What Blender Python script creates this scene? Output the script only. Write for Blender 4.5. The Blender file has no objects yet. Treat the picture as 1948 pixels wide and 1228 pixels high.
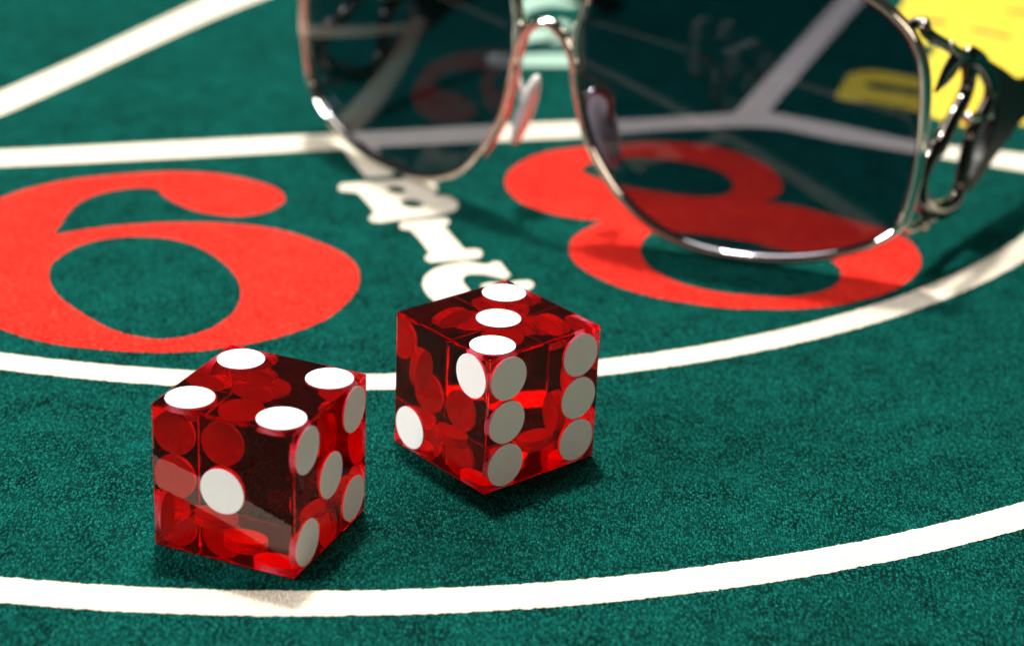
import bpy, bmesh, math, random
from mathutils import Vector, Matrix
from mathutils.geometry import tessellate_polygon

C = bpy.context.scene.collection
S = 0.001                                   # everything below is written in millimetres

# ------------------------------------------------------------------ camera
sc = bpy.context.scene
cam_d = bpy.data.cameras.new('camera'); cam = bpy.data.objects.new('camera', cam_d); C.objects.link(cam)
right = Vector(((0.9990385, 0.0175404, 0.0401797))); down = Vector(((0.0438414, -0.3997025, -0.9155959))); fwd = Vector(((0.0, 0.9164771, -0.4000872)))
m = Matrix((right, -down, -fwd)).transposed().to_4x4(); m.translation = Vector((0, 0, 126.999*S))
cam.matrix_world = m
cam_d.sensor_fit = 'HORIZONTAL'; cam_d.sensor_width = 36.0; cam_d.lens = 73.1745
cam_d.clip_start = 0.01; cam_d.clip_end = 20
cam_d.dof.use_dof = True; cam_d.dof.focus_distance = 0.262; cam_d.dof.aperture_fstop = 17.0; cam_d.dof.aperture_blades = 6
sc.camera = cam

# ------------------------------------------------------------------ room light (an indoor table under lamps, plus two added fills)
w = bpy.data.worlds.new('World'); sc.world = w; w.use_nodes = True
bg = w.node_tree.nodes['Background']; bg.inputs[0].default_value = (0.045, 0.039, 0.034, 1); bg.inputs[1].default_value = 1.0

def area(name, loc, tgt, size, power, col, shape='DISK'):
    d = bpy.data.lights.new(name, 'AREA'); d.shape = shape; d.size = size*S; d.energy = power; d.color = col
    o = bpy.data.objects.new(name, d); C.objects.link(o)
    o.location = Vector(loc)*S
    o.rotation_euler = (Vector(tgt)-Vector(loc)).to_track_quat('-Z', 'Y').to_euler()
    return o
area('spot_lamp', (-70, 515, 880), (0, 260, 0), 62, 13.5, (1.0, 0.95, 0.87))
area('added_top_fill', (-30, 560, 660), (0, 360, 0), 440, 5.0, (1.0, 0.96, 0.9))  # added soft overhead fill, brightens the pips seen through the dice
area('side_lamp', (-640, 110, 400), (-10, 300, 5), 240, 7.6, (1.0, 0.97, 0.94))
area('added_warm_fill', (480, -260, 330), (0, 250, 10), 260, 1.0, (1.0, 0.80, 0.62))  # added dim fill from front right, warms the right-hand die faces

sc.view_settings.view_transform = 'Standard'; sc.view_settings.look = 'None'
sc.view_settings.exposure = 0.0; sc.view_settings.gamma = 1.0
cy = sc.cycles
cy.max_bounces = 16; cy.transmission_bounces = 16; cy.glossy_bounces = 8; cy.diffuse_bounces = 4; cy.transparent_max_bounces = 16; cy.volume_bounces = 2
cy.caustics_reflective = True; cy.caustics_refractive = True; cy.blur_glossy = 0.3
cy.sample_clamp_indirect = 6.0; cy.use_denoising = True

# ------------------------------------------------------------------ materials
def newmat(name):
    mt = bpy.data.materials.new(name); mt.use_nodes = True
    nt = mt.node_tree; b = nt.nodes['Principled BSDF']; return mt, nt, b, nt.nodes['Material Output']
def node(nt, t, **kw):
    n = nt.nodes.new(t)
    for k, v in kw.items(): setattr(n, k, v)
    return n
def mathn(nt, op, a, b=None, c=None, clamp=False):
    n = nt.nodes.new('ShaderNodeMath'); n.operation = op; n.use_clamp = clamp
    for i, v in enumerate((a, b, c)):
        if v is None: continue
        if isinstance(v, (int, float)): n.inputs[i].default_value = v
        else: nt.links.new(v, n.inputs[i])
    return n.outputs[0]
def mixc(nt, f, a, b, mode='MIX'):
    n = nt.nodes.new('ShaderNodeMix'); n.data_type = 'RGBA'; n.blend_type = mode
    for i, v in ((0, f), (6, a), (7, b)):
        if isinstance(v, (int, float)): n.inputs[i].default_value = v
        elif isinstance(v, tuple): n.inputs[i].default_value = v
        else: nt.links.new(v, n.inputs[i])
    return n.outputs[2]

def cloth_mat(name, dark, mid, light, fleck, bump=0.7, sheen=0.25):
    """woven, slightly fuzzy cloth: dark gaps between threads, pale fibre flecks, soft blotches"""
    mt, nt, b, out = newmat(name); L = nt.links
    pos = node(nt, 'ShaderNodeNewGeometry').outputs['Position']
    mp = node(nt, 'ShaderNodeMapping'); mp.inputs['Rotation'].default_value = (0, 0, 0.12); mp.inputs['Scale'].default_value = (1.2, 0.56, 1)
    L.new(pos, mp.inputs[0])
    n1 = node(nt, 'ShaderNodeTexNoise'); n1.inputs['Scale'].default_value = 2100; n1.inputs['Detail'].default_value = 3; n1.inputs['Roughness'].default_value = 0.62
    L.new(mp.outputs[0], n1.inputs['Vector'])
    vo = node(nt, 'ShaderNodeTexVoronoi'); vo.inputs['Scale'].default_value = 2800; vo.inputs['Randomness'].default_value = 0.72; vo.feature = 'F1'
    L.new(mp.outputs[0], vo.inputs['Vector'])
    n2 = node(nt, 'ShaderNodeTexNoise'); n2.inputs['Scale'].default_value = 170; n2.inputs['Detail'].default_value = 4
    L.new(pos, n2.inputs['Vector'])
    n3 = node(nt, 'ShaderNodeTexNoise'); n3.inputs['Scale'].default_value = 900; n3.inputs['Detail'].default_value = 2
    L.new(pos, n3.inputs['Vector'])
    # thread height: rounded yarn crossings of a slightly irregular weave, roughed up by fibre noise
    h = mathn(nt, 'SUBTRACT', mathn(nt, 'MULTIPLY_ADD', n1.outputs['Fac'], 1.0, 0.2), mathn(nt, 'MULTIPLY', vo.outputs['Distance'], 0.75))
    hv = mathn(nt, 'MULTIPLY_ADD', h, 4.2, -1.0, True)
    c = mixc(nt, hv, dark, mid)
    blot = mathn(nt, 'MULTIPLY_ADD', n2.outputs['Fac'], 2.2, -0.6, True)
    c = mixc(nt, mathn(nt, 'MULTIPLY', blot, 0.28), c, light)
    n4 = node(nt, 'ShaderNodeTexNoise'); n4.inputs['Scale'].default_value = 38; n4.inputs['Detail'].default_value = 3
    L.new(pos, n4.inputs['Vector'])
    c = mixc(nt, mathn(nt, 'MULTIPLY_ADD', n4.outputs['Fac'], -1.0, 0.55, True), c, dark)
    sp = node(nt, 'ShaderNodeSeparateColor'); L.new(vo.outputs['Color'], sp.inputs[0])
    fl = mathn(nt, 'MULTIPLY', mathn(nt, 'POWER', sp.outputs[0], 2.5), mathn(nt, 'MULTIPLY_ADD', n3.outputs['Fac'], 3.2, -1.0, True))
    fl = mathn(nt, 'MULTIPLY', fl, mathn(nt, 'MULTIPLY_ADD', vo.outputs['Distance'], -2.2, 1.25, True))
    c = mixc(nt, fl, c, fleck)
    L.new(c, b.inputs['Base Color'])
    b.inputs['Roughness'].default_value = 0.9; b.inputs['Specular IOR Level'].default_value = 0.02
    b.inputs['Sheen Weight'].default_value = sheen; b.inputs['Sheen Roughness'].default_value = 0.5
    b.inputs['Sheen Tint'].default_value = light
    bp = node(nt, 'ShaderNodeBump'); bp.inputs['Strength'].default_value = bump; bp.inputs['Distance'].default_value = 0.00022
    L.new(h, bp.inputs['Height']); L.new(bp.outputs[0], b.inputs['Normal'])
    return mt
M = {}
M['felt'] = cloth_mat('green felt', (0.0003, 0.006, 0.005, 1), (0.0014, 0.064, 0.051, 1), (0.0022, 0.108, 0.087, 1), (0.014, 0.175, 0.145, 1), 1.0, 0.0)
M['red_ink'] = cloth_mat('red ink on felt', (0.32, 0.006, 0.005, 1), (0.61, 0.024, 0.014, 1), (0.68, 0.034, 0.020, 1), (0.8, 0.09, 0.06, 1), 0.6, 0.0)
M['white_ink'] = cloth_mat('cream ink on felt', (0.48, 0.435, 0.345, 1), (0.62, 0.575, 0.48, 1), (0.66, 0.62, 0.53, 1), (0.73, 0.70, 0.62, 1), 0.6, 0.0)
M['yellow_ink'] = cloth_mat('yellow ink on felt', (0.40, 0.29, 0.015, 1), (0.62, 0.50, 0.045, 1), (0.69, 0.58, 0.09, 1), (0.72, 0.63, 0.2, 1), 0.4, 0.0)

def die_mat():
    mt, nt, b, out = newmat('red transparent acetate'); L = nt.links
    nt.nodes.remove(b)
    g = node(nt, 'ShaderNodeBsdfGlass'); g.inputs['IOR'].default_value = 1.47; g.inputs['Roughness'].default_value = 0.0
    g.inputs['Color'].default_value = (1, 1, 1, 1)
    v = node(nt, 'ShaderNodeVolumeAbsorption'); v.inputs['Color'].default_value = (0.992, 0.0, 0.20, 1); v.inputs['Density'].default_value = 1500
    vs = node(nt, 'ShaderNodeVolumeScatter'); vs.inputs['Color'].default_value = (1.0, 0.25, 0.28, 1); vs.inputs['Density'].default_value = 1.3
    va = node(nt, 'ShaderNodeAddShader'); L.new(v.outputs[0], va.inputs[0]); L.new(vs.outputs[0], va.inputs[1])
    L.new(g.outputs[0], out.inputs['Surface']); L.new(va.outputs[0], out.inputs['Volume'])
    return mt
M['die'] = die_mat()
def plain(name, col, rough, metal=0.0, spec=0.5, coat=0.0):
    mt, nt, b, out = newmat(name)
    b.inputs['Base Color'].default_value = col+(1,); b.inputs['Roughness'].default_value = rough; b.inputs['Metallic'].default_value = metal
    b.inputs['Specular IOR Level'].default_value = spec; b.inputs['Coat Weight'].default_value = coat
    return mt
def pip_mat():
    mt, nt, b, out = newmat('white pip paint'); L = nt.links
    n = node(nt, 'ShaderNodeTexNoise'); n.inputs['Scale'].default_value = 1500; n.inputs['Detail'].default_value = 3
    L.new(node(nt, 'ShaderNodeNewGeometry').outputs['Position'], n.inputs['Vector'])
    L.new(mixc(nt, n.outputs['Fac'], (0.80, 0.78, 0.75, 1), (0.87, 0.86, 0.84, 1)), b.inputs['Base Color'])
    b.inputs['Roughness'].default_value = 0.55; b.inputs['Specular IOR Level'].default_value = 0.25
    return mt
M['pip'] = pip_mat()
def metal_mat(name, col):
    mt, nt, b, out = newmat(name); L = nt.links
    n = node(nt, 'ShaderNodeTexNoise'); n.inputs['Scale'].default_value = 700; n.inputs['Detail'].default_value = 4
    L.new(node(nt, 'ShaderNodeNewGeometry').outputs['Position'], n.inputs['Vector'])
    L.new(mathn(nt, 'MULTIPLY_ADD', n.outputs['Fac'], 0.07, 0.02), b.inputs['Roughness'])
    b.inputs['Base Color'].default_value = col+(1,); b.inputs['Metallic'].default_value = 1.0
    return mt
M['metal'] = metal_mat('polished silver metal', (0.72, 0.69, 0.64))
M['dark_metal'] = metal_mat('polished gunmetal', (0.10, 0.092, 0.08))
M['black'] = plain('black acetate temple', (0.004, 0.005, 0.005), 0.38, 0, 0.12, 0.0)
def lens_mat():
    mt, nt, b, out = newmat('grey tinted lens'); L = nt.links
    nt.nodes.remove(b)
    geo = node(nt, 'ShaderNodeNewGeometry')
    sep = node(nt, 'ShaderNodeSeparateXYZ'); L.new(geo.outputs['Position'], sep.inputs[0])
    t = mathn(nt, 'DIVIDE', sep.outputs['Z'], 0.05, None, True)
    col = mixc(nt, t, (0.47, 0.475, 0.53, 1), (0.31, 0.32, 0.385, 1))
    tr = node(nt, 'ShaderNodeBsdfTransparent'); L.new(col, tr.inputs[0])
    gl = node(nt, 'ShaderNodeBsdfGlossy'); gl.inputs['Roughness'].default_value = 0.0; gl.inputs['Color'].default_value = (1, 1, 1, 1)
    lw = node(nt, 'ShaderNodeLayerWeight'); lw.inputs['Blend'].default_value = 0.5
    f5 = mathn(nt, 'POWER', lw.outputs['Facing'], 5.0)
    fr = mathn(nt, 'MULTIPLY_ADD', f5, 0.98, 0.013)
    mx = node(nt, 'ShaderNodeMixShader'); L.new(fr, mx.inputs[0]); L.new(tr.outputs[0], mx.inputs[1]); L.new(gl.outputs[0], mx.inputs[2])
    L.new(mx.outputs[0], out.inputs['Surface'])
    return mt
M['lens'] = lens_mat()
def pad_mat():
    mt, nt, b, out = newmat('clear silicone nose pad')
    b.inputs['Base Color'].default_value = (0.95, 0.93, 0.93, 1); b.inputs['Roughness'].default_value = 0.07
    b.inputs['Transmission Weight'].default_value = 0.3; b.inputs['IOR'].default_value = 1.42
    return mt
M['pad'] = pad_mat()
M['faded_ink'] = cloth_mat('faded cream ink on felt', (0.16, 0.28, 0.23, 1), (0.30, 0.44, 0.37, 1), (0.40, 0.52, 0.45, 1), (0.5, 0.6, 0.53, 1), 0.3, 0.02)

# ------------------------------------------------------------------ helpers
def link(name, bm, mat, parent=None, smooth=False):
    me = bpy.data.meshes.new(name); bm.to_mesh(me); bm.free()
    me.materials.append(mat)
    if smooth:
        for p in me.polygons: p.use_smooth = True
    o = bpy.data.objects.new(name, me); C.objects.link(o)
    if parent: o.parent = parent
    return o
def tag(o, **kw):
    for k, v in kw.items(): o[k] = v
    return o
def smooth_loop(pts, step=0.6):
    """closed Catmull-Rom through the points; a third value marks a sharp corner"""
    n = len(pts); out = []
    P = [Vector((p[0], p[1])) for p in pts]; K = [len(p) > 2 for p in pts]
    for i in range(n):
        p1, p2 = P[i], P[(i+1) % n]
        p0 = 2*p1-p2 if K[i] else P[i-1]
        p3 = 2*p2-p1 if K[(i+1) % n] else P[(i+2) % n]
        d = (p2-p1).length; k = max(1, min(300, int(d/step)))
        # centripetal-like tangents keep uneven spacing smooth
        d0 = max((p1-p0).length, 1e-6); d2 = max((p3-p2).length, 1e-6); d1 = max(d, 1e-6)
        m1 = ((p1-p0)/d0 - (p2-p0)/(d0+d1) + (p2-p1)/d1)*d1
        m2 = ((p2-p1)/d1 - (p3-p1)/(d1+d2) + (p3-p2)/d2)*d1
        for j in range(k):
            t = j/k; t2 = t*t; t3 = t2*t
            out.append((2*t3-3*t2+1)*p1 + (t3-2*t2+t)*m1 + (-2*t3+3*t2)*p2 + (t3-t2)*m2)
    return out
rng = random.Random(4)
def rough_edge(loop, a=0.10):
    n = len(loop); out = []; prev = 0.0
    for i in range(n):
        t = loop[(i+1) % n]-loop[i-1]; nr = Vector((-t.y, t.x)).normalized() if t.length > 1e-9 else Vector((0, 0))
        prev = 0.35*prev + rng.gauss(0, a*0.75)
        out.append(loop[i]+nr*max(-0.22, min(0.22, prev)))
    return out
def inset(loop, d):
    """move the outline inwards by d (outwards when d is negative)"""
    n = len(loop); ar = sum(loop[i].x*loop[(i+1) % n].y-loop[(i+1) % n].x*loop[i].y for i in range(n))
    s = d if ar > 0 else -d; out = []
    for i in range(n):
        t = loop[(i+2) % n]-loop[i-2]
        out.append(loop[i]+(Vector((-t.y, t.x)).normalized()*s if t.length > 1e-9 else Vector((0, 0))))
    return out
def sheet(name, loops, mat, z, parent):
    loops = [[Vector((p.x, p.y, 0)) for p in lp] for lp in loops]
    tris = tessellate_polygon(loops)
    flat = [p for lp in loops for p in lp]
    bm = bmesh.new(); vs = [bm.verts.new((p.x*S, p.y*S, z*S)) for p in flat]
    for t in tris:
        try: bm.faces.new([vs[i] for i in t])
        except ValueError: pass
    bmesh.ops.recalc_face_normals(bm, faces=bm.faces)
    for f in bm.faces:
        if f.normal.z < 0: f.normal_flip()
    return link(name, bm, mat, parent)
def spline3(pts, n=8, closed=False):
    P = [Vector(p) for p in pts]; N = len(P); out = []
    for i in range(N if closed else N-1):
        p1, p2 = P[i], P[(i+1) % N]
        p0 = P[i-1] if (closed or i > 0) else 2*p1-p2
        p3 = P[(i+2) % N] if (closed or i < N-2) else 2*p2-p1
        for j in range(n):
            t = j/n
            out.append(0.5*((2*p1)+(-p0+p2)*t+(2*p0-5*p1+4*p2-p3)*t*t+(-p0+3*p1-3*p2+p3)*t**3))
    if not closed: out.append(P[-1])
    return out
def tube(bm, path, ra, rb, side, closed=False, seg=10):
    """sweep an ellipse; 'side' is the fixed direction that carries radius rb. ra/rb: number or function of 0..1"""
    n = len(path); rings = []
    fa = ra if callable(ra) else (lambda t: ra); fb = rb if callable(rb) else (lambda t: rb)
    for i in range(n):
        if closed: t = path[(i+1) % n]-path[i-1]
        else: t = path[min(i+1, n-1)]-path[max(i-1, 0)]
        t.normalize()
        a = side.cross(t)
        a = a.normalized() if a.length > 1e-6 else Vector((1, 0, 0))
        b = t.cross(a).normalized(); q = i/max(1, n-1)
        rings.append([bm.verts.new((path[i]+a*fa(q)*math.cos(2*math.pi*k/seg)+b*fb(q)*math.sin(2*math.pi*k/seg))*S) for k in range(seg)])
    for i in range(n if closed else n-1):
        r0, r1 = rings[i], rings[(i+1) % n]
        for k in range(seg): bm.faces.new((r0[k], r0[(k+1) % seg], r1[(k+1) % seg], r1[k]))
    if not closed:
        bm.faces.new(rings[0][::-1]); bm.faces.new(rings[-1])
    bmesh.ops.recalc_face_normals(bm, faces=bm.faces)

# ------------------------------------------------------------------ the felt and what is printed on it
bm = bmesh.new()
bmesh.ops.create_grid(bm, x_segments=24, y_segments=24, size=0.75, matrix=Matrix.Translation((0, 0.35, 0)))
felt = link('table_felt', bm, M['felt'])
tag(felt, kind='structure', label='green woven felt of the craps table printed with white lines and red numerals')
PRINTS = [
  ('red_numeral', [
    [(-40.51,340.21),(-42.27,344.94),(-46.12,348.19),(-50.96,350.65),(-56.35,351.81),(-61.56,351.65),(-66.57,350.47),(-73.05,348.07),(-79.29,344.90),(-83.62,341.32),(-86.31,338.29),(-87.77,335.95),(-92.81,326.94),(-95.14,316.24),(-94.38,304.40),(-89.90,293.73),(-82.67,285.46),(-74.24,279.51),(-70.61,277.44),(-65.95,275.71),(-60.09,274.75),(-55.78,274.39),(-51.56,274.49),(-47.42,275.07),(-44.71,275.84),(-41.25,277.45),(-38.05,279.19),(-34.12,282.23),(-30.73,285.69),(-28.17,289.27),(-26.24,293.99),(-24.90,299.16),(-24.43,304.37),(-24.83,308.40),(-25.90,312.45),(-28.32,316.43),(-32.22,320.32),(-37.48,324.14),(-42.65,326.41),(-47.66,327.17),(-54.20,327.10),(-58.98,326.33),(-63.65,325.02),(-68.19,323.28),(-72.00,321.28),(-76.07,318.56,1),(-76.00,324.87),(-75.71,331.24),(-74.87,335.17),(-72.37,339.39),(-68.84,342.22),(-65.62,343.24),(-63.15,342.76),(-61.81,339.95),(-59.84,337.27),(-57.04,334.54),(-54.05,332.44),(-50.55,331.27),(-47.23,331.21),(-44.13,332.82),(-41.51,335.91)],
    [(-61.58,319.87),(-57.85,319.70),(-54.04,317.96),(-49.59,313.90),(-46.39,309.21),(-43.96,304.15),(-42.40,298.35),(-42.16,293.35),(-42.85,288.76),(-44.58,284.54),(-47.00,281.40),(-49.60,279.70),(-51.80,279.12),(-55.36,279.79),(-59.20,281.86),(-62.75,285.09),(-66.14,288.78),(-69.41,292.96),(-71.55,296.99),(-73.14,301.98),(-73.63,306.01),(-72.85,310.29),(-71.19,314.33),(-68.61,317.26),(-65.14,319.17)],
  ]),
  ('red_numeral', [
    [(-2.41,353.53),(-2.16,357.71),(-0.70,362.99),(2.10,368.14),(5.83,372.19),(10.21,374.58),(14.64,376.73),(19.09,378.43),(23.58,379.96),(28.06,380.85),(32.49,380.63),(36.86,379.57),(40.48,376.87),(44.24,372.90),(46.74,368.58),(47.95,363.42),(48.15,358.43),(47.17,354.21),(45.37,351.40),(43.55,349.73,1),(47.59,348.93),(51.71,346.97),(55.70,344.19),(59.65,341.62),(63.52,338.92),(65.87,335.76),(67.18,333.38),(67.98,329.68),(67.94,324.85),(67.14,321.13),(65.41,317.02),(62.90,312.91),(59.13,308.73),(54.78,305.57),(50.60,303.13),(46.58,301.70),(42.66,300.87),(38.80,300.64),(34.87,300.21),(31.28,300.73),(27.70,301.56),(24.12,302.72),(20.54,304.51),(16.95,306.96),(13.82,310.16),(11.38,313.50),(9.79,317.00),(8.98,320.33),(8.95,323.46),(9.50,327.06),(10.84,330.33),(12.72,333.27),(15.31,336.63,1),(12.52,336.97),(9.06,337.67),(5.85,339.16),(3.16,341.13),(0.42,344.28),(-1.28,348.01)],
    [(11.52,362.89),(12.70,365.63),(15.04,367.85),(17.38,369.48),(20.30,370.40),(24.66,370.99),(28.98,370.42),(32.37,369.11),(35.42,367.34),(37.77,364.21),(39.01,360.15),(39.03,356.84),(38.10,353.86),(36.26,351.60),(33.43,350.68),(29.32,351.12),(25.23,352.21),(22.50,353.07),(19.76,354.35),(17.02,356.05),(14.27,358.18),(12.34,360.28)],
    [(24.36,333.73,1),(22.66,331.04),(21.48,327.79),(20.91,324.53),(20.95,321.06),(21.58,317.71),(22.94,314.18),(24.59,312.05),(26.95,309.72),(30.53,307.55),(34.14,306.37),(37.78,305.83),(41.45,305.74),(35.41,306.05),(39.26,305.62),(43.17,305.93),(46.40,306.96),(49.19,308.62),(51.61,311.27),(53.08,314.55),(53.58,317.41),(53.49,319.90),(52.91,321.77,1),(50.98,323.73),(48.43,325.19),(45.28,326.45),(41.36,328.52),(42.36,328.38),(37.31,330.42),(32.17,331.98),(28.26,332.59)],
  ]),
  ('white_letter', [
    [(-32.06,347.02),(-31.70,349.52,1),(-26.93,351.37),(-21.93,352.91),(-17.78,353.99),(-15.27,352.27),(-13.97,348.91),(-14.48,345.55,1),(-12.57,345.79),(-10.71,343.89),(-10.00,340.85),(-10.61,338.03),(-12.98,335.93),(-18.29,333.23),(-22.98,330.80,1),(-24.71,331.07),(-25.42,332.75),(-24.77,335.44,1),(-25.17,336.87),(-26.84,341.25),(-28.48,345.05,1),(-29.98,345.29),(-31.48,345.53)],
    [(-22.98,347.75),(-22.25,348.89),(-20.75,348.65),(-20.17,347.50),(-20.87,346.11),(-22.22,346.37)],
    [(-20.21,341.42),(-19.16,342.48),(-17.67,342.07),(-16.65,340.60),(-17.49,338.99),(-18.66,339.10),(-19.65,340.06)],
  ]),
  ('white_letter', [
    [(-20.06,329.81),(-19.78,332.00,1),(-16.01,333.43),(-12.00,334.74,1),(-11.28,333.53),(-11.42,331.43),(-12.10,330.79,1),(-10.55,326.64),(-8.21,320.56,1),(-6.00,320.82),(-5.11,318.90),(-5.46,317.00),(-7.34,315.82),(-10.58,314.71),(-13.80,313.67,1),(-14.67,314.66),(-14.90,316.40),(-14.25,317.96,1),(-15.97,322.89),(-17.96,327.93,1),(-19.54,328.29)],
  ]),
  ('white_letter', [
    [(-11.07,313.48),(-7.32,315.09),(-4.56,314.39),(-3.51,315.68,1),(-2.14,315.55,1),(-1.12,312.40),(-0.26,310.00,1),(-1.43,307.88,1),(-3.06,308.82),(-5.51,309.67),(-7.37,309.17),(-7.88,307.14),(-7.05,303.97),(-5.75,300.70),(-3.55,297.27),(-0.93,296.37),(0.34,298.04),(-0.22,300.32,1),(-2.09,301.46),(-4.23,302.92),(-5.50,305.18),(-3.81,306.63),(-1.67,306.73),(0.71,307.85),(2.72,308.08),(3.40,306.90),(3.02,304.63),(2.10,303.64,1),(4.77,297.54),(6.33,293.13,1),(1.73,291.02),(-2.85,290.20),(-7.52,292.25),(-11.02,295.77),(-13.59,300.16),(-14.73,304.82),(-14.10,309.25)],
  ]),
  ('white_line', [
    [(-33.27,369.44,1),(-30.12,360.32),(-27.42,353.22,1),(-22.60,354.84,1),(-24.87,363.67),(-27.28,370.87,1)],
  ]),
  ('white_line', [
    [(2.93,286.10,1),(7.68,286.61,1),(11.29,273.85,1),(6.48,272.45,1)],
  ]),
  ('white_line', [
    [(-121.39,352.19,1),(-112.16,373.50),(-102.23,396.08),(-77.37,462.14),(-62.40,502.47,1),(-44.59,505.68,1),(-65.35,464.16),(-98.69,381.31),(-108.31,359.54),(-117.36,339.30,1)],
  ]),
  ('white_line', [
    [(-132.05,350.19,1),(-105.60,356.65),(-93.47,359.56),(-67.37,367.39),(-41.28,375.16),(0.14,388.19),(18.36,392.88),(42.58,400.89,1),(72.86,487.63),(85.26,523.58,1),(92.84,524.93,1),(79.74,488.78),(49.95,402.80,1),(63.62,395.91),(79.50,387.00),(95.91,383.23),(111.83,379.19,1),(109.14,368.13,1),(93.85,373.19),(78.25,379.46),(62.35,385.93),(46.79,392.55),(44.79,392.28),(31.85,389.15),(10.05,380.98),(-0.12,378.00),(-39.63,366.31),(-65.80,358.34),(-91.41,350.98),(-103.27,348.05),(-129.12,341.59,1)],
  ]),
  ('yellow_letter', [
    [(90.45,490.65,1),(88.36,485.73),(89.00,477.88),(89.84,468.41),(89.29,456.32),(87.74,443.77),(85.05,430.98,1),(80.68,433.60),(74.91,435.22),(71.00,432.97),(67.46,424.00),(64.49,414.35,1),(67.15,412.60),(71.72,412.51),(74.90,410.70),(81.13,406.84),(84.86,402.19),(88.41,399.46),(93.14,398.56),(98.17,401.40),(104.78,400.89),(111.04,398.93,1),(140.90,528.19,1),(97.32,520.48,1)],
    [(72.35,424.49),(74.38,426.39),(76.23,426.11),(80.44,424.34),(83.62,422.20),(83.66,419.86),(82.54,418.37),(78.65,420.29),(73.71,421.68)],
    [(93.74,479.64),(95.76,480.77),(99.28,478.30),(99.35,476.46),(97.06,476.09),(94.16,477.46)],
    [(102.43,474.06),(105.00,473.90),(108.67,471.44),(112.32,467.79),(111.67,465.82),(107.74,467.99),(103.97,471.16)],
    [(113.75,492.00),(116.48,492.25),(121.54,490.75),(121.09,488.65),(116.40,489.18)],
    [(91.74,458.97),(92.96,458.71),(92.05,454.07),(89.84,447.55),(88.46,445.17),(89.01,450.05)],
  ]),
  ('white_letter', [
    [(-8.01,435.16,1),(12.78,439.09,1),(12.64,428.62,1),(-7.73,425.51,1)],
  ]),
  ('white_letter', [
    [(-1.04,445.88,1),(-0.33,452.79),(2.19,457.67),(4.90,457.61),(7.63,465.69,1),(9.82,463.48),(10.56,454.55),(8.90,447.46),(6.91,445.23),(4.92,446.83),(2.27,446.88),(0.96,445.24)],
  ]),
  ('white_letter', [
    [(-0.89,464.29,1),(2.06,473.69),(6.26,477.61),(10.48,477.24),(14.05,481.10,1),(14.15,487.76,1),(-1.59,485.06,1)],
  ]),
]

inks = dict(red='red_ink', white='white_ink', yellow='yellow_ink')
Z_INK = 0.05
PART_LABEL = {0: 'large red numeral 6', 1: 'large red numeral 8', 2: 'cream letter B', 3: 'cream letter I', 4: 'cream letter G', 9: 'yellow lettering at the far right'}
for i, (nm, loops) in enumerate(PRINTS):
    letter = nm == 'white_letter'
    L2 = [rough_edge(inset(smooth_loop(lp, 0.3), (0.3 if letter else 0.06)*(1 if k == 0 else -1)), 0.04 if letter else 0.07) for k, lp in enumerate(loops)]
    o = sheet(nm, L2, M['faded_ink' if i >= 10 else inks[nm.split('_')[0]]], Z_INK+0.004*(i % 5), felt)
    if i in PART_LABEL: o['label'] = PART_LABEL[i]
def arc_line(cx, cy, r0, r1, a0, a1):
    pts = []
    n = int((a1-a0)*r1/0.3)
    outer = [Vector((cx+r1*math.cos(a0+(a1-a0)*k/n), cy+r1*math.sin(a0+(a1-a0)*k/n))) for k in range(n+1)]
    inner = [Vector((cx+r0*math.cos(a0+(a1-a0)*k/n), cy+r0*math.sin(a0+(a1-a0)*k/n))) for k in range(n+1)]
    return [rough_edge(outer+inner[::-1], 0.085)]
a0, a1 = math.radians(-178), math.radians(-2)
o = sheet('white_line', arc_line(-41.7, 424.0, 155.3, 160.4, a0, a1), M['white_ink'], Z_INK+0.022, felt); o['label'] = 'curved white line behind the dice'
o = sheet('white_line', arc_line(-39.7, 411.1, 201.8, 207.3, a0, a1), M['white_ink'], Z_INK+0.026, felt); o['label'] = 'curved white line in front of the dice'

# ------------------------------------------------------------------ dice
A = 9.5
PQ = 6.1
LAY = {1: [(0, 0)], 2: [(-1, 1), (1, -1)], 3: [(-1, 1), (0, 0), (1, -1)], 4: [(-1, -1), (1, -1), (-1, 1), (1, 1)],
       5: [(-1, -1), (1, -1), (-1, 1), (1, 1), (0, 0)], 6: [(-1, -1), (-1, 0), (-1, 1), (1, -1), (1, 0), (1, 1)]}
def die_body():
    bm = bmesh.new(); bmesh.ops.create_cube(bm, size=2*A*S)
    bmesh.ops.bevel(bm, geom=bm.edges[:]+bm.verts[:], offset=0.33*S, segments=5, profile=0.5, affect='EDGES')
    return bm
def pip_mesh():
    bm = bmesh.new(); R, D, E, n = 2.93, 0.75, 0.05, 48
    prof = [(0.0, -D), (R, -D), (R, E-0.03), (R-0.05, E), (0.0, E)]
    rings = []
    for r, z in prof:
        if r == 0: rings.append([bm.verts.new((0, 0, z*S))])
        else: rings.append([bm.verts.new((r*S*math.cos(2*math.pi*k/n), r*S*math.sin(2*math.pi*k/n), z*S)) for k in range(n)])
    for a, b in zip(rings, rings[1:]):
        for k in range(n):
            q = [a[k % len(a)], a[(k+1) % n % len(a)], b[(k+1) % n % len(b)], b[k % len(b)]]
            u = []
            for x in q:
                if x not in u: u.append(x)
            bm.faces.new(u)
    bmesh.ops.recalc_face_normals(bm, faces=bm.faces)
    me = bpy.data.meshes.new('pip'); bm.to_mesh(me); bm.free(); me.materials.append(M['pip'])
    return me
PIP = pip_mesh()
BODY = None
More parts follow.
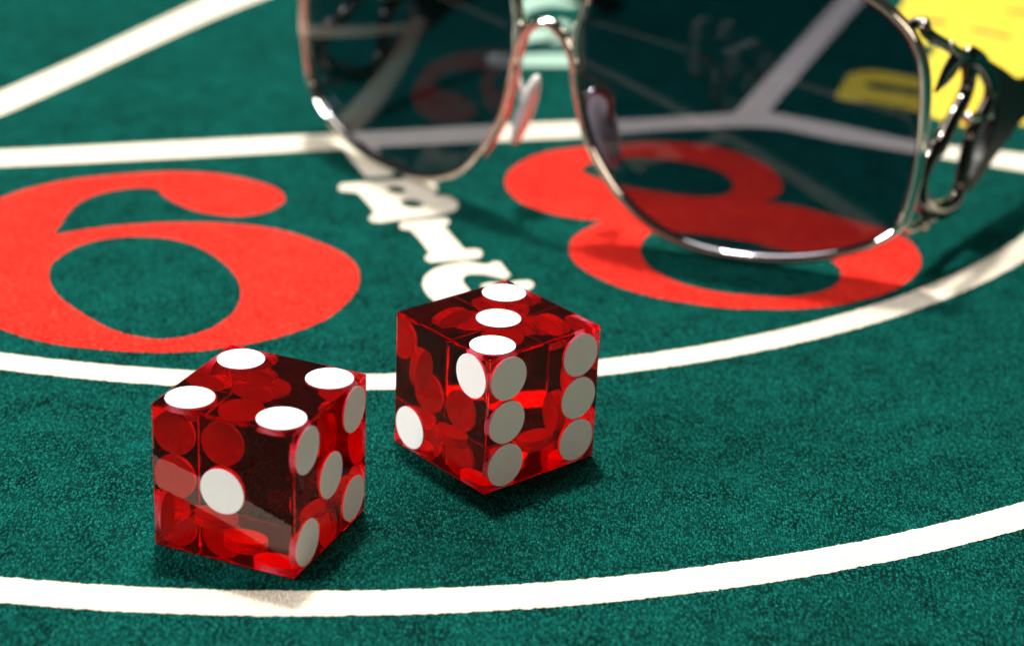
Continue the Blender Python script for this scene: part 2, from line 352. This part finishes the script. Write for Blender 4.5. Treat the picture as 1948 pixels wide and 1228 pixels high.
def make_die(loc, yaw, faces, label, group='pair of casino dice'):
    """faces: for '+z','-z','-x','+x','-y','+y' a (count, flip) pair"""
    global BODY
    root = bpy.data.objects.new('casino_die', None); C.objects.link(root); root.empty_display_size = 0.01
    root.location = Vector(loc)*S; root.rotation_euler = (0, 0, yaw)
    tag(root, label=label, category='die', group=group)
    if BODY is None:
        b = link('die_body', die_body(), M['die'], root); BODY = b.data
    else:
        b = bpy.data.objects.new('die_body', BODY); C.objects.link(b); b.parent = root
    b.location = (0, 0, A*S)
    frames = {'+z': ((1, 0, 0), (0, 1, 0), (0, 0, 1)), '-z': ((1, 0, 0), (0, -1, 0), (0, 0, -1)),
              '-y': ((1, 0, 0), (0, 0, 1), (0, -1, 0)), '+y': ((-1, 0, 0), (0, 0, 1), (0, 1, 0)),
              '-x': ((0, -1, 0), (0, 0, 1), (-1, 0, 0)), '+x': ((0, 1, 0), (0, 0, 1), (1, 0, 0))}
    for k, (cnt, flip) in faces.items():
        ux, uy, un = [Vector(v) for v in frames[k]]
        for (a, c) in LAY[cnt]:
            if flip == 'm': a = -a
            if flip == 'r': a, c = c, a
            o = bpy.data.objects.new('pip', PIP); C.objects.link(o); o.parent = root
            mm = Matrix((ux, uy, un)).transposed().to_4x4()
            mm.translation = (ux*a*PQ + uy*c*PQ + un*A + Vector((0, 0, A)))*S
            o.matrix_local = mm
    return root
Z0 = 0.15
make_die((-1.778, 248.439, Z0), 0.7229,
         {'+z': (3, 'm'), '-z': (4, ''), '-x': (2, 'm'), '+x': (5, ''), '-y': (6, ''), '+y': (1, '')},
         'red translucent die with three white pips on top, in front of the letter G')
make_die((-29.678, 224.471, Z0), 1.1952,
         {'+z': (4, ''), '-z': (3, ''), '-x': (1, ''), '+x': (6, ''), '-y': (5, ''), '+y': (2, '')},
         'red translucent die with four white pips on top, in front of the red numeral 6')

# ------------------------------------------------------------------ sunglasses
PSI = 0.54169
TAU = -0.03274; KU = 0.003862; KZ = 0.002399                 # lean of the front, wrap across and down the lenses
U = Vector((math.cos(PSI), -math.sin(PSI), 0)); NB = Vector((math.sin(PSI), math.cos(PSI), 0))
UP = Vector((0, 0, math.cos(TAU))) + NB*math.sin(TAU); N = NB*math.cos(TAU) - Vector((0, 0, math.sin(TAU)))
GO = Vector((4.094, 332.634, 0.0))
def G(u, n, z): return U*u + N*n + UP*z          # in the glasses' own frame, millimetres
def F(u, n, z): return G(u, n + KU*u*u + KZ*(z-25)**2, z)   # the same, measured from the wrapped front surface
gl = bpy.data.objects.new('sunglasses', None); C.objects.link(gl); gl.location = GO*S; gl.empty_display_size = 0.02
tag(gl, label='polished metal sunglasses with grey tinted lenses and openwork temples standing behind the dice', category='sunglasses')
RIM = [(7.4, 42.0), (6.4, 39.0), (5.7, 35.3), (5.6, 29.2), (6.55, 24.0), (8.3, 17.9), (11.6, 12.0), (16.4, 6.5), (21.9, 3.1), (28.2, 1.3), (34.3, 0.95), (41, 1.35), (47.4, 2.65), (53.6, 4.95), (57.3, 7.5),
       (59.2, 10.2), (60.4, 16.0), (60.85, 22.4), (60.7, 30.2), (59.9, 36.0), (58.2, 40.1), (55.6, 43.3), (51.5, 46.3), (45.5, 48.5), (38, 49.8), (30, 50.2), (22, 49.6), (14.5, 47.7), (9.6, 44.8)]
rim2 = spline3([(p[0], p[1], 0) for p in RIM], 5, True)
cu = sum(p.x for p in rim2)/len(rim2); cz = sum(p.y for p in rim2)/len(rim2)
def lens_bm(sg):
    bm = bmesh.new(); K = 14; n = len(rim2)
    def surf(off):
        rings = []
        for k in range(K+1):
            s = k/K
            if k == 0: rings.append([bm.verts.new(F(sg*cu, off, cz)*S)]); continue
            rings.append([bm.verts.new(F(sg*(cu+(p.x-cu)*s*0.998), off, cz+(p.y-cz)*s*0.998)*S) for p in rim2])
        for a, b in zip(rings, rings[1:]):
            for i in range(n):
                q = [a[i % len(a)], a[(i+1) % n % len(a)], b[(i+1) % n], b[i]]
                u = []
                for x in q:
                    if x not in u: u.append(x)
                bm.faces.new(u)
        return rings[-1]
    f, b = surf(-0.1), surf(1.3)
    for i in range(n): bm.faces.new((f[i], f[(i+1) % n], b[(i+1) % n], b[i]))
    bmesh.ops.recalc_face_normals(bm, faces=bm.faces)
    return bm
def beads(bm, path, r):
    for p in path:
        bmesh.ops.create_icosphere(bm, subdivisions=1, radius=r*S, matrix=Matrix.Translation(p*S))
for sg in (1, -1):
    bm = bmesh.new(); tube(bm, [F(sg*p.x, 0.2, p.y) for p in rim2], 0.9, 1.2, N, True, 14)
    link('lens_rim', bm, M['metal'], gl, True)
    link('lens', lens_bm(sg), M['lens'], gl, True)
    # nose pad on its wire arm
    bm = bmesh.new()
    c = G(sg*7.8, 7.0, 17.4); axis = (G(sg*2.35, 0, -7.2)).normalized(); nr = (G(-sg*0.86, 0.25, -0.25)).normalized(); tv = axis.cross(nr).normalized(); nr = tv.cross(axis).normalized()
    bmesh.ops.create_uvsphere(bm, u_segments=24, v_segments=14, radius=1.0)
    for v in bm.verts: v.co = (c + axis*v.co.z*7.0 + tv*v.co.x*2.9 + nr*v.co.y*1.5)*S
    pad = link('nose_pad', bm, M['pad'], gl, True)
    bm = bmesh.new(); tube(bm, spline3([G(sg*7.0, 0.6, 23.5), G(sg*7.9, 3.0, 25.0), G(sg*8.9, 6.0, 23.0), G(sg*8.6, 7.4, 19.0), G(sg*8.1, 7.3, 17.6)], 6), 0.65, 0.65, UP)
    link('pad_arm', bm, M['metal'], pad, True)
bm = bmesh.new()
tube(bm, spline3([G(a, -0.3+0.02*a*a, b) for a, b in [(-6.45, 24.19), (-5.84, 28.44), (-3.94, 33.78), (-0.47, 36.11), (2.26, 35.45), (4.46, 32.83), (5.82, 28.88)]], 8), 0.95, 1.2, N, False, 12)
link('bridge', bm, M['metal'], gl, True)
LOOP = [(34.01, 32.76), (35.79, 28.68), (34.38, 25.61), (30.38, 23.29), (25.36, 19.96), (21.1, 18.99), (18.63, 17.05), (18.17, 15.12), (19.58, 12.47), (23.32, 9.68), (29.11, 7.29), (35.02, 6.67), (37.74, 8.84), (38.54, 11.73), (39.3, 14.71), (40.37, 17.5), (44.17, 19.49), (47.5, 21.56), (46.82, 25.03), (40.71, 29.91)]
topbar = [(13.92, 41.73), (22.82, 37.59), (32.2, 33.23), (41.32, 29.56), (49.15, 26.37)]; lug = [(15.53, 8.6), (20.67, 7.78), (26.15, 7.05), (31.04, 6.36)]
for sg in (1, -1):
    X = 60.0
    T = lambda s, z, x=X: G(sg*x, s, z)
    # dark arm
    prof = [(39.32, 31.18), (49.77, 26.76), (61.01, 21.65), (77.00999999999999, 18.15), (97.00999999999999, 14.149999999999999), (115.00999999999999, 6.649999999999999), (127.00999999999999, 0.6499999999999986), (135.01, -2.8212729261836382), (135.01, -4.021272926183638), (127.00999999999999, -3.2592909736655353), (115.00999999999999, 1.1499999999999986), (97.00999999999999, 8.149999999999999), (77.00999999999999, 12.149999999999999), (64.13, 13.14), (56.92, 11.51), (50.91, 10.01), (44.4, 8.16), (39.61, 7.57), (40.34, 9.92), (45.51, 12.44), (48.9, 15.93), (49.36, 20.56), (46.09, 25.7)]
    pr = spline3([(a, b, 0) for a, b in prof], 4, True)
    bm = bmesh.new(); ins = [[bm.verts.new(G(sg*(X+o), p.x, p.y)*S) for p in pr] for o in (-1.1, 1.1)]
    for i in range(len(pr)):
        j = (i+1) % len(pr); bm.faces.new((ins[0][i], ins[0][j], ins[1][j], ins[1][i]))
    tri = tessellate_polygon([[Vector((p.x, p.y, 0)) for p in pr]])
    for t in tri:
        bm.faces.new([ins[0][i] for i in t]); bm.faces.new([ins[1][i] for i in t][::-1])
    bmesh.ops.recalc_face_normals(bm, faces=bm.faces)
    arm = link('temple', bm, M['black'], gl)
    md = arm.modifiers.new('edge', 'BEVEL'); md.width = 0.3*S; md.segments = 2; md.limit_method = 'ANGLE'; md.angle_limit = 0.9
    bm = bmesh.new(); tube(bm, spline3([T(s, z) for s, z in LOOP], 5, True), 1.8, 1.2, U, True, 12)
    link('temple_loop', bm, M['dark_metal'], arm, True)
    bm = bmesh.new(); tube(bm, spline3([F(sg*56.8, 0.3, 42.3), F(sg*58.6, 0.6, 43.2)] + [T(s, z) for s, z in topbar], 6), 1.0, 1.0, U)
    link('top_bar', bm, M['dark_metal'], arm, True)
    bm = bmesh.new(); tube(bm, spline3([F(sg*59.3, 0.4, 11.0)] + [T(s, z) for s, z in lug], 6), 0.8, 0.9, U)
    link('lower_lug', bm, M['metal'], arm, True)
    bm = bmesh.new(); tube(bm, spline3([T(s, z) for s, z in [(33.55, 32.7), (29.53, 33.58), (26.05, 32.91), (22.98, 31.8), (20.43, 30.57)]], 8), lambda t: 0.5+1.9*math.sin(math.pi*min(1, t*1.02))**1.2, lambda t: 1.0-0.65*t, U)
    link('scroll_hook', bm, M['dark_metal'], arm, True)
    for sp_, zp_ in (lug[1], topbar[1]):
        bm = bmesh.new(); bmesh.ops.create_uvsphere(bm, u_segments=14, v_segments=8, radius=1.0)
        c = T(sp_, zp_, X+0.9)
        for v in bm.verts: v.co = (c + U*v.co.z*0.5*sg + N*v.co.x*1.0 + UP*v.co.y*1.0)*S
        link('screw', bm, M['metal'], arm, True)
    bm = bmesh.new(); tube(bm, spline3([T(s, z) for s, z in [(37.25, 21.12), (44.14, 19.6), (52.01, 18.09)]], 4), 0.9, 0.9, U)
    link('cross_bar', bm, M['metal'], arm, True)
    bm = bmesh.new(); bp = spline3([T(s, z, X-1.0) for s, z in [(30.02, 22.94), (27.09, 21.89), (24.02, 20.64), (21.2, 19.41)]], 4); beads(bm, bp, 0.55)
    link('bead_row', bm, M['metal'], arm, False)
